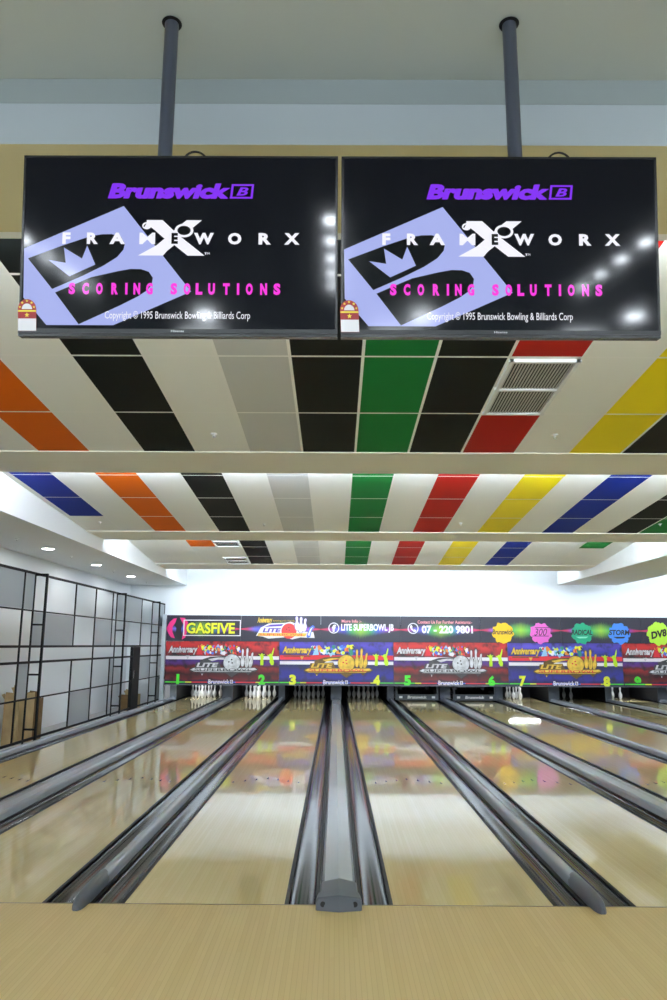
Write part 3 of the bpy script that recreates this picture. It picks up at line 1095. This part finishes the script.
def banner(i):
    x0, x1 = XS[i], XS[i + 1]
    e = empty('banner_panel', (0, YM, BZ0), BL[i], 'banner', 'banners along the top of the lanes')
    e.location.x = 0
    MB().box(x0 + .004, x1 - .004, 0, 0.04, 0, BZ1 - BZ0).build('banner_board', SPEC, e, None)

    def ly(k):
        return lambda x, y, d: (x, -0.002 - 0.003 * k + d, y)

    def U(u):
        return (u - 335.3) / 33.6

    def pv(pts):
        return [(U(u), bz(v)) for u, v in pts]

    def txt(m, s, u0, u1, v0, v1, k, mi=0, **kw):
        m.text(s, (U(u0), bz(v1), U(u1), bz(v0)), ly(k), mi, **kw)
    m = MB()
    if i == 0:
        arch = [(165, 629), (168, 623), (172, 619.5), (175, 619), (174, 623), (171, 628), (171, 632), (174, 639), (170, 638), (167, 634)]
        m.poly(pv(arch), ly(1), 0)
        m.poly(pv([(178, 618.5), (183, 618.8), (186.5, 623), (186, 631), (184.5, 638), (181, 640.2), (182, 632), (182.5, 626)]), ly(1), 0)
        m.poly(pv([(174.5, 639.5), (175, 629), (173, 626), (175, 622), (175.6, 619), (176.8, 617.2), (178, 619), (178.3, 622), (180.8, 625), (180, 630), (180.8, 640), (177.8, 640)]), ly(2), 3)
        m.build('figure_print', [P_PINK, P_WHITE, P_YEL, P_DARK], e)['label'] = 'pink arch around a dark standing figure'
        m = MB()
        u0, u1, va, vb = 182, 240, 620.5, 636.5
        t = 0.55
        for q in ((u0, u1, va, va + t * 1.6), (u0, u1, vb - t * 1.6, vb), (u0, u0 + 1.1, va, vb), (u1 - 1.1, u1, va, vb)):
            m.poly(pv([(q[0], q[2]), (q[1], q[2]), (q[1], q[3]), (q[0], q[3])]), ly(2), 0)
        m.build('box_outline', P_WHITE, e)
        m = MB()
        txt(m, 'GASFIVE', 184.6, 234.5, 623.0, 634.6, 3, 1, bold=0.07)
        txt(m, 'GASFIVE', 185.1, 234, 623.4, 634.2, 4, 0, bold=0.035)
        m.build('lettering', [P_YEL, P_DARK], e)
    elif i == 1:
        m.poly(pv([(255.5, 636), (260, 628), (268, 623.8), (284, 623.2), (290, 622), (296, 624), (302, 632), (313, 632), (314.5, 638), (300, 637.5), (292, 639.5), (284, 637.5), (268, 638.8), (262, 636.8)]), ly(1), 0)
        m.poly(pv([(263, 627.5), (270, 625), (283, 624.3), (281, 626.4), (268, 627)]), ly(2), 3)
        m.poly([(U(u), bz(v)) for u, v in circ(288.5, 631.2, 7.6, 30)], ly(2), 1)
        for hx, hv in ((286, 629.5), (288.3, 627.8), (288.8, 630.5)):
            m.poly([(U(u), bz(v)) for u, v in circ(hx, hv, 0.7, 10)], ly(3), 5)
        for (u, v0, h, w, le) in ((297, 631, 14.5, 5, -0.8), (300.3, 633, 16, 5.2, 0.3), (303.5, 632, 13.5, 4.6, 1.5)):
            m.poly(pin_outline(U(u), bz(v0), h * 0.0298, w / 34 * 1.3, le * .08), ly(2), 3)
            m.poly(pin_outline(U(u), bz(v0) + .01, h * 0.0298 - .02, w / 34 * 1.0, le * .08), ly(3), 0)
        m.poly(pv([(306, 636), (309, 628), (312.5, 625.2), (314.5, 627), (311.5, 631), (310, 637), (307, 638)]), ly(2), 4)
        m.poly(pv([(307.3, 635), (310, 629), (312.7, 626.8), (311, 630), (309, 636)]), ly(3), 0)
        txt(m, 'LITE', 262, 280.5, 628.4, 632.6, 3, 3, bold=0.04, shear=0.2)
        m.poly(pv([(256.5, 636.2), (258, 633.2), (307, 633.4), (305, 636.4)]), ly(4), 2)
        txt(m, 'SUPERBOWL', 259, 304, 633.8, 636, 5, 1, bold=0.01)
        m.build('ball_and_pins_logo', [P_WHITE, P_BANR, P_GOLD, P_MAG, P_BLUE, P_DARK], e)
        m = MB()
        txt(m, 'Anniversary', 256.5, 271.5, 617.6, 624.6, 3, 0, bold=0.05, shear=0.25)
        txt(m, 'bowling with friends', 272.5, 294, 620.2, 622.2, 3, 0)
        m.build('script_lettering', P_GOLD, e)
    elif i == 2:
        c = (U(333.6), bz(628))
        R = 5.5 / 34
        n = 30
        for k in range(n):
            a0, a1 = 2 * math.pi * k / n, 2 * math.pi * (k + 1) / n
            m.poly([(c[0] + R * math.cos(a0), c[1] + R * math.sin(a0)), (c[0] + R * math.cos(a1), c[1] + R * math.sin(a1)),
                    (c[0] + R * .84 * math.cos(a1), c[1] + R * .84 * math.sin(a1)), (c[0] + R * .84 * math.cos(a0), c[1] + R * .84 * math.sin(a0))], ly(1), 0)
        txt(m, 'f', 331.8, 335.8, 624.6, 631.8, 2, 0, bold=0.05)
        m.build('round_mark', P_WHITE, e)
        m = MB()
        txt(m, 'More Info :-', 341.5, 361.5, 619.6, 622.6, 2, 1, bold=0.02)
        txt(m, 'LITE SUPERBOWL JB', 341, 394, 623.8, 632.6, 3, 0, bold=0.035)
        m.build('lettering', [P_WHITE, mat('print_rose', (240, 150, 160), 0.5)], e)
    elif i == 3:
        c = (U(413.4), bz(628))
        R = 5.5 / 34
        n = 30
        for k in range(n):
            a0, a1 = 2 * math.pi * k / n, 2 * math.pi * (k + 1) / n
            m.poly([(c[0] + R * math.cos(a0), c[1] + R * math.sin(a0)), (c[0] + R * math.cos(a1), c[1] + R * math.sin(a1)),
                    (c[0] + R * .84 * math.cos(a1), c[1] + R * .84 * math.sin(a1)), (c[0] + R * .84 * math.cos(a0), c[1] + R * .84 * math.sin(a0))], ly(1), 0)
        hs = [(410.6, 625.2), (411.8, 624.6), (413.0, 626.6), (412.2, 627.6), (414.0, 629.6), (415.0, 628.8), (416.6, 630.2), (415.8, 631.4), (414.2, 631.4), (411.6, 629.2), (410.4, 627)]
        m.poly(pv(hs), ly(2), 0)
        m.build('round_mark', P_WHITE, e)
        m = MB()
        txt(m, 'Contact Us For Further Assistants:-', 418, 473, 620.0, 623.2, 2, 1, bold=0.02)
        txt(m, '07 - 220 9801', 422, 473.5, 625.0, 633.0, 3, 0, bold=0.045)
        m.build('lettering', [P_WHITE, mat('print_rose', (240, 150, 160), 0.5)], e)
    else:
        sp = {4: [(503.5, 'splat_yellow', (240, 190, 20), 'Brunswick', 'yellow'), (541.5, 'splat_pink', (226, 104, 200), '300', 'pink')],
              5: [(583, 'splat_green', (20, 160, 120), 'RADICAL', 'green'), (620.5, 'splat_blue', (70, 140, 236), 'STORM', 'blue')],
              6: [(660, 'splat_lime', (176, 224, 60), 'DV8', 'lime')]}[i]
        for j, (u, nm, rgb, word, cn) in enumerate(sp):
            s = MB()
            pts = splat(U(u), bz(632.2), 11.4 / 34, 5 * i + j)
            s.poly(pts, ly(1), 0)
            if word == 'DV8':
                s.poly(splat(U(u), bz(632.2), 12.6 / 34, 9), ly(0.5), 0)
                s.text(word, (U(u - 7.5), bz(636), U(u + 8), bz(628.5)), lambda x, y, d: (x, -0.009, y + 0.22 * (x - U(u))), 1, bold=0.05)
            elif word == '300':
                txt(s, word, u - 6.5, u + 6.5, 627.5, 634.5, 2, 1, shear=0.3)
                s.poly(pv([(u - 8.5, 634.6), (u + 8, 634.6), (u + 8, 635.2), (u - 8.5, 635.2)]), ly(2), 1)
                s.poly(pv([(u - 5.5, 626.3), (u + 9, 626.3), (u + 9, 626.9), (u - 5.5, 626.9)]), ly(2), 1)
            else:
                txt(s, word, u - 10.4, u + 10.4, 628.4, 633.6, 2, 1, bold=0.03, shear=0.15)
                if cn in ('green', 'blue'):
                    s.poly(pv([(u - 6.5, 635.4), (u + 6, 635.2), (u + 4, 636.8), (u - 3, 637)]), ly(2), 2 if cn == 'green' else 1)
            s.build('paint_splat', [mat(nm, rgb, 0.5), P_DARK, mat('splat_mint', (130, 220, 190), 0.5)], e)['label'] = '%s paint splat with dark lettering' % cn


for i in range(7):
    banner(i)
o = MB().box(-5.2, -5.085, YM, YM + 0.08, 0.0, BZ1 + 0.02).build('trim_3', KICKL)
struct(o, 'white post at the left end of the printed panels', 'trim')
o = MB().box(-5.2, XR, YM + 0.045, 23.6, BZ1 - 0.03, BZ1 + 0.0).build('trim_4', WHITE)
struct(o, 'white ledge on top of the banners', 'trim')

# ------------------------------------------------------------------ grid partition along the left
PXW = -5.30


posts = [(7.6, 0), (8.9, 0), (10.2, 0), (11.5, 0), (12.80, 0), (13.25, 1), (15.39, 2), (16.7, 0), (17.99, 2), (18.31, 1), (20.7, 2), (21.9, 1), (23.46, 0)]
part = empty('grid_partition', (PXW, 12.0, WALKZ), 'tall black metal grid partition along the left side of the lanes', 'partition')
RZ = [0.05, 0.735, 1.355, 1.625, 2.24, 2.89]
y0p, y1p = 7.6, 23.48


def prt(name, m, mt, par=part):
    o = m.build(name, mt, par)
    return o


def lp(y, z=0.0):
    return (0.0, y - 12.0, z - WALKZ)


for z in RZ:
    m = MB()
    w = 0.021 if z in (1.355, 1.625, 2.89, 0.05) else 0.013
    m.box(-0.012, 0.012, y0p - 12, y1p - 12, z - WALKZ - w, z - WALKZ + w)
    prt('rail', m, BLACKF)
for y, k in posts:
    m = MB()
    w = 0.018
    if k == 2:
        m.box(-0.011, 0.011, y - 12 - w, y - 12 + w, 0.05 - WALKZ, 1.355 - WALKZ)
        m.box(-0.011, 0.011, y - 12 - w, y - 12 + w, 1.625 - WALKZ, 2.89 - WALKZ)
    else:
        m.box(-0.011, 0.011, y - 12 - w, y - 12 + w, 0.0 if k == 1 else 0.05 - WALKZ, 2.89 - WALKZ)
    prt('post', m, BLACKF)
    if k == 1:
        b = MB()
        b.box(0.19, 0.225, y - 12 - 0.024, y - 12 + 0.024, 0.0, 2.89 - WALKZ)
        b.box(0.0, 0.225, y - 12 - 0.02, y - 12 + 0.02, 2.85 - WALKZ, 2.89 - WALKZ)
        for z in (0.24, 1.15, 2.0):
            b.box(0.0, 0.2, y - 12 - 0.018, y - 12 + 0.018, z - WALKZ - 0.016, z - WALKZ + 0.016)
        prt('ladder_brace', b, BLACKF)
ys = [p[0] for p in posts]


def panel(i, r0, r1, u0=None, u1=None):
    a = ys[i] + 0.022
    b = ys[i + 1] - 0.022
    m = MB()
    m.box(-0.012, -0.002, a - 12, b - 12, RZ[r0] - WALKZ + 0.02, RZ[r1] - WALKZ - 0.02)
    prt('grey_infill', m, PANELG)['label'] = 'grey infill board'


# cells counted by post index (post i to post i+1), rail index
for (i, r0, r1) in ((3, 4, 5), (4, 4, 5), (5, 3, 4), (7, 3, 4), (9, 4, 5), (11, 4, 5), (4, 1, 2), (6, 0, 1), (8, 1, 2), (10, 1, 2), (11, 0, 1), (2, 3, 4), (1, 4, 5), (2, 0, 1)):
    panel(i, r0, r1)
dk = MB()
dk.box(-0.05, 0.03, 19.95 - 12, 20.66 - 12, 0.0, 1.6 - WALKZ)
dk = dk.build('black_door_leaf', BLACKF, part)
dk['label'] = 'solid black door leaf near the far end'
hd = MB()
hd.box(0.03, 0.06, 20.02 - 12, 20.05 - 12, 0.95, 1.15)
hd.build('handle', CHROME, dk)

# cardboard behind the partition
def carton(x, y, w, d, h, rz, mt, label, tilt=0.0):
    e = empty('cardboard_carton', (x, y, WALKZ), label, 'cardboard', 'cartons behind the partition')
    e.rotation_euler = (0, 0, rz)
    m = MB()
    t = 0.006
    m.box(-w / 2, w / 2, -d / 2, -d / 2 + t, 0, h)
    m.box(-w / 2, w / 2, d / 2 - t, d / 2, 0, h * .97)
    m.box(-w / 2, -w / 2 + t, -d / 2, d / 2, 0, h)
    m.box(w / 2 - t, w / 2, -d / 2, d / 2, 0, h * .98)
    m.box(-w / 2, w / 2, -d / 2, d / 2, 0, t)
    m.build('box_body', mt, e)
    f = MB()
    f.add([(-w / 2, -d / 2, h), (w / 2, -d / 2, h), (w / 2 - .02, -d / 2 - .05, h + .11), (-w / 2 + .03, -d / 2 - .04, h + .13)], [(0, 1, 2, 3), (3, 2, 1, 0)])
    f.add([(-w / 2, d / 2, h), (-w / 2, -d / 2, h), (-w / 2 - .06, -d / 2 + .02, h + .08), (-w / 2 - .05, d / 2 - .02, h + .09)], [(0, 1, 2, 3), (3, 2, 1, 0)])
    f.build('flap', mt, e)


carton(-5.97, 14.3, 0.22, 0.26, 0.82, 0.2, CARD, 'tall open brown carton behind the partition, left of three')
carton(-5.95, 14.78, 0.26, 0.34, 0.92, -0.1, CARD, 'tallest open brown carton behind the partition, middle of three')
carton(-5.86, 15.15, 0.22, 0.24, 0.80, 0.1, CARDD, 'darker brown carton behind the partition, right of three')
carton(-5.80, 21.7, 0.40, 0.36, 0.32, 0.1, CARDD, 'low brown carton beyond the black door leaf, larger of two')
carton(-5.85, 22.35, 0.34, 0.30, 0.42, -0.15, CARD, 'upright brown carton near the far end of the partition')

# ------------------------------------------------------------------ hanging screens
TVW, TVH = 1.225, 0.705
TILT = math.radians(6.9)
E_LAV = mat('screen_lavender', (10, 10, 20), 0.10, spec=0.25, emit=1.0, emit_rgb=(168, 178, 236))
E_PUR = mat('screen_purple', (10, 4, 20), 0.10, spec=0.25, emit=1.0, emit_rgb=(132, 50, 240))
E_WHT = mat('screen_white', (20, 20, 20), 0.10, spec=0.25, emit=1.0, emit_rgb=(246, 246, 255))
E_MAG = mat('screen_magenta', (20, 4, 16), 0.10, spec=0.25, emit=1.0, emit_rgb=(255, 60, 226))
E_BLK = mat('screen_black', (3, 4, 8), 0.10, spec=0.25)
S_RED = mat('sticker_red', (158, 26, 26), 0.4)
S_YEL = mat('sticker_yellow', (240, 214, 60), 0.4)
S_WHT = mat('sticker_white', (232, 228, 230), 0.4)
BEZB = mat('bezel_bottom', (26, 27, 30), 0.3)


def quad_map(u, v):
    """pixel of the left screen in the photograph -> 0..1 screen fraction"""
    t = (v - 156.0) / 178.0
    xl = 25 + (18 - 25) * t
    xr = 338 + (337 - 338) * t
    return (u - xl) / (xr - xl), 1 - t


def tv(xc, label, lab_side):
    e = empty('hanging_screen', (xc, 2.703, 2.849), label, 'screen', 'hanging score screens')
    R = Matrix.Rotation(TILT, 3, 'X')     # top leans towards the bowlers

    def W(x, y, z):
        return tuple(R @ Vector((x, y, z)))

    def bx(m, x0, x1, y0, y1, z0, z1, mi=0):
        vs = [W(x, y, z) for z in (z0, z1) for y in (y0, y1) for x in (x0, x1)]
        m.add(vs, [(0, 2, 3, 1), (4, 5, 7, 6), (0, 1, 5, 4), (2, 6, 7, 3), (0, 4, 6, 2), (1, 3, 7, 5)], mi)
    h = TVW / 2
    c = MB()
    bx(c, -h, h, 0.004, 0.035, 0, TVH)
    bx(c, -h * .8, h * .8, 0.035, 0.075, 0.04, TVH * .72)
    c.build('casing', BLACKP, e)
    b = MB()
    bx(b, -h, h, -0.002, 0.006, TVH - 0.009, TVH)
    bx(b, -h, -h + 0.009, -0.002, 0.006, 0, TVH)
    bx(b, h - 0.009, h, -0.002, 0.006, 0, TVH)
    bx(b, -h, h, -0.004, 0.006, 0, 0.016, 1)
    bx(b, -h, h, -0.001, 0.035, -0.012, 0.0, 0)
    b.text('Hisense', (-0.025, 0.004, 0.025, 0.012), lambda x, y, d: W(x, -0.0045, y), 2, bold=0.01)
    b.build('bezel', [BLACKP, BEZB, S_WHT], e)
    s = MB()
    bx(s, -h + .008, h - .008, 0.0, 0.004, 0.014, TVH - 0.008)
    scr = s.build('screen', SCREEN, e)

    def F(k):
        def f(fx, fy, d):
            return W((fx - .5) * TVW, -0.0003 - 0.00025 * k, fy * TVH)
        return f

    def q(pts):
        return [quad_map(u, v) for u, v in pts]

    def T(m, st, u0, u1, v0, v1, k, mi=0, **kw):
        a = quad_map(u0, v1)
        bb = quad_map(u1, v0)
        m.text(st, (a[0], a[1], bb[0], bb[1]), F(k), mi, **kw)
    # tilted square with the big letter and crown cut out
    g = MB()
    g.poly(q([(124, 207), (191, 292.6), (113, 326.2), (46, 326.2), (23.2, 299), (24.2, 250)]), F(0), 0)
    g.poly(q([(28, 260), (64, 246.5), (91, 237.5), (102, 235.6), (112, 235.4), (121.5, 238.5), (125, 245), (123.5, 251), (117, 258.5), (103.5, 267), (82, 277.5), (52, 290.5)]), F(1), 1)
    g.poly(q([(55, 294), (91, 278.7), (118, 272.5), (131, 270.2), (141, 270.4), (148.8, 273), (152.8, 279), (151.6, 286), (147, 291.5), (138, 297.5), (120, 306.5), (78.4, 325.4)]), F(1), 1)
    g.poly(q([(48.7, 261.6), (65.8, 264.3), (64, 249), (82, 260), (87.3, 247), (95.4, 266), (69.4, 277.8)]), F(2), 0)
    g.build('crown_emblem', [E_LAV, E_BLK], scr)['label'] = 'large tilted lavender emblem with crown'
    g = MB()
    T(g, 'Brunswick', 108, 230, 184.4, 199.6, 3, 0, bold=0.05, shear=0.2)
    T(g, 'Brunswick', 108.7, 230.7, 184.0, 199.2, 4, 0, bold=0.05, shear=0.2)
    for r in ((232, 254.3, 184.6, 186.4), (230, 252.6, 197.4, 199.2)):
        g.poly(q([(r[0], r[2]), (r[1], r[2]), (r[1] - .3, r[3]), (r[0] - .2, r[3])]), F(3), 0)
    g.poly(q([(232, 184.6), (234.2, 184.6), (232.2, 199.2), (230, 199.2)]), F(3), 0)
    g.poly(q([(252.2, 184.6), (254.3, 184.6), (252.6, 199.2), (250.4, 199.2)]), F(3), 0)
    T(g, 'B', 236.5, 248.6, 187.8, 196.2, 3, 0, bold=0.03, shear=0.3)
    g.build('maker_wordmark', E_PUR, scr)['label'] = 'purple maker wordmark'
    for chh, u0, u1 in (('F', 62.5, 71), ('R', 87, 98.5), ('A', 109.5, 125.5), ('M', 139.5, 155.5), ('W', 194, 214), ('O', 228, 241.5), ('R', 258.5, 271), ('X', 284, 299.5)):
        g = MB()
        T(g, chh, u0, u1, 234.0, 245.6, 9, 0, bold=0.02 if chh == 'M' else 0.05)
        g.build('title_letter', E_WHT, scr)
    g = MB()
    Z = lambda x, y: (120 + x / 5.56, 200 + y / 5.56)
    g.poly(q([Z(150, 118), Z(238, 118), Z(325, 200), Z(470, 316), Z(376, 316), Z(300, 255), Z(240, 215), Z(195, 175), Z(150, 140)]), F(5), 0)
    g.poly(q([Z(372, 118), Z(457, 118), Z(400, 165), Z(345, 205), Z(318, 245), Z(262, 290), Z(240, 316), Z(100, 316), Z(205, 258), Z(268, 205), Z(318, 160)]), F(5), 0)
    g.poly(q([Z(*p) for p in circ(150, 150, 25, 24, 20)]), F(6), 0)
    g.poly(q([Z(*p) for p in circ(150, 150, 22, 24, 17)]), F(7), 0)
    g.poly(q([Z(131, 154), Z(140, 141), Z(150, 138), Z(143, 146), Z(138, 157)]), F(8), 1)
    g.poly(q([Z(*p) for p in circ(357, 176, 52, 28, 38)]), F(6), 0)
    g.poly(q([Z(*p) for p in circ(357, 176, 37, 28, 26)]), F(8), 1)
    g.poly(q([Z(470, 298), Z(482, 298), Z(482, 300), Z(478, 300), Z(478, 310), Z(474, 310), Z(474, 300), Z(470, 300)]), F(6), 0)
    T(g, 'TM', 205, 209.6, 253.6, 255.8, 6, 0)
    T(g, 'E', 171.5, 178.2, 234.2, 245.2, 9, 1, bold=0.06)
    g.build('letter_emblem', [E_WHT, E_BLK], scr)['label'] = 'large white letter X with ball and ring'
    g = MB()
    xs = [(71.9, 'S'), (85.6, 'C'), (99.4, 'O'), (114.7, 'R'), (126.4, 'I'), (136.8, 'N'), (149.4, 'G'), (173.8, 'S'), (187, 'O'), (199, 'L'), (211.5, 'U'), (226.3, 'T'), (238, 'I'), (249.2, 'O'), (263.5, 'N'), (276.8, 'S')]
    for u, chh in xs:
        wd = 2.6 if chh == 'I' else 7.0
        T(g, chh, u - wd / 2, u + wd / 2, 284.2, 295.8, 4, 0, bold=0.06)
    g.build('subtitle_lettering', E_MAG, scr)['label'] = 'magenta spaced lettering'
    g = MB()
    T(g, 'Copyright \u00a9 1995 Brunswick Bowling & Billiards Corp', 104.5, 250, 312.0, 322.0, 4, 0, bold=0.0)
    g.build('caption_lettering', E_WHT, scr)
    # energy rating sticker at the lower left corner
    k = MB()
    ux = lambda u, v: quad_map(u, v)
    arch = [(18.2, 311.5)] + [(27.3 - 9.2 * math.cos(a), 311 - 10.0 * math.sin(a)) for a in [math.pi * t / 14 for t in range(15)]] + [(36.6, 311.5), (36.6, 332.5), (18.2, 332.5)]
    k.poly(q(arch), lambda x, y, d: W((x - .5) * TVW, -0.0050, y * TVH), 0)
    L2 = lambda x, y, d: W((x - .5) * TVW, -0.0056, y * TVH)
    k.poly(q([(22, 311)] + [(27.3 - 5.2 * math.cos(a), 311 - 5.6 * math.sin(a)) for a in [math.pi * t / 10 for t in range(11)]] + [(32.6, 311)]), L2, 2)
    k.poly(q([(18.4, 312), (36.4, 312), (36.4, 313.6), (18.4, 313.6)]), L2, 1)
    k.poly(q([(18.4, 320.3), (36.4, 320.3), (36.4, 332.3), (18.4, 332.3)]), L2, 2)

    def star(cx, cy, r, mi):
        k.poly(q([(cx + (r if t % 2 == 0 else r * .45) * math.sin(math.pi * t / 5), cy - (r if t % 2 == 0 else r * .45) * math.cos(math.pi * t / 5)) for t in range(10)]), L2, mi)
    for a in (12, 50, 90, 130, 168):
        star(27.3 - 7.2 * math.cos(math.radians(a)), 310.6 - 7.8 * math.sin(math.radians(a)), 1.5, 1)
    star(27.3, 316.8, 2.6, 1)
    k.build('energy_sticker', [S_RED, S_YEL, S_WHT], e)['label'] = 'red and white star rating sticker'
    # back mount, pole and cable
    return e


TVX1 = (at_y(18, 334, 2.703).x + at_y(337.5, 334, 2.703).x) / 2
TVX2 = (at_y(339.5, 335, 2.703).x + at_y(662, 336, 2.703).x) / 2
t1 = tv(TVX1, 'wide flat score screen hanging on the left pole', 0)
t2 = tv(TVX2, 'wide flat score screen hanging on the right pole, over the green and red tiles', 1)
YP = 2.735
for e, u, nm, s in ((t1, 165, 'left', 1), (t2, 515, 'right', -1)):
    x = at_y(u, 155, YP).x
    lx, lyy = x - e.location.x, YP - 2.703
    m = MB()
    m.tube((lx, lyy, 0.22), (lx, lyy, NZ - 2.849 - 0.001), 0.029, 24)
    p = m.build('pole', POLE, e)
    r = MB()
    r.lathe([(0.040, 0), (0.042, 0.004), (0.036, 0.008), (0.030, 0.010)], c=(lx, lyy, NZ - 2.849 - 0.0105), n=24)
    r.build('ceiling_collar', BLACKF, p)
    b = MB()
    b.box(lx - 0.16, lx + 0.16, lyy - 0.035, lyy - 0.0, 0.18, 0.5)
    b.build('wall_bracket', BLACKF, e)
    cb = MB()
    pts = []
    for k in range(13):
        a = math.pi * k / 12
        pts.append((lx + (0.09 + 0.055) + (-0.05) * math.cos(a) * s, lyy - 0.10 + 0.01 * k / 12, TVH - 0.03 + 0.06 * math.sin(a)))
    cb.path(pts, 0.004, 8)
    cb.build('cable', BLACKP, e)

# ------------------------------------------------------------------ world: closed room, faint ambient
w = bpy.data.worlds.new('world')
SC.world = w
w.use_nodes = True
w.node_tree.nodes['Background'].inputs[0].default_value = (0.8, 0.85, 0.9, 1)
w.node_tree.nodes['Background'].inputs[1].default_value = 0.3
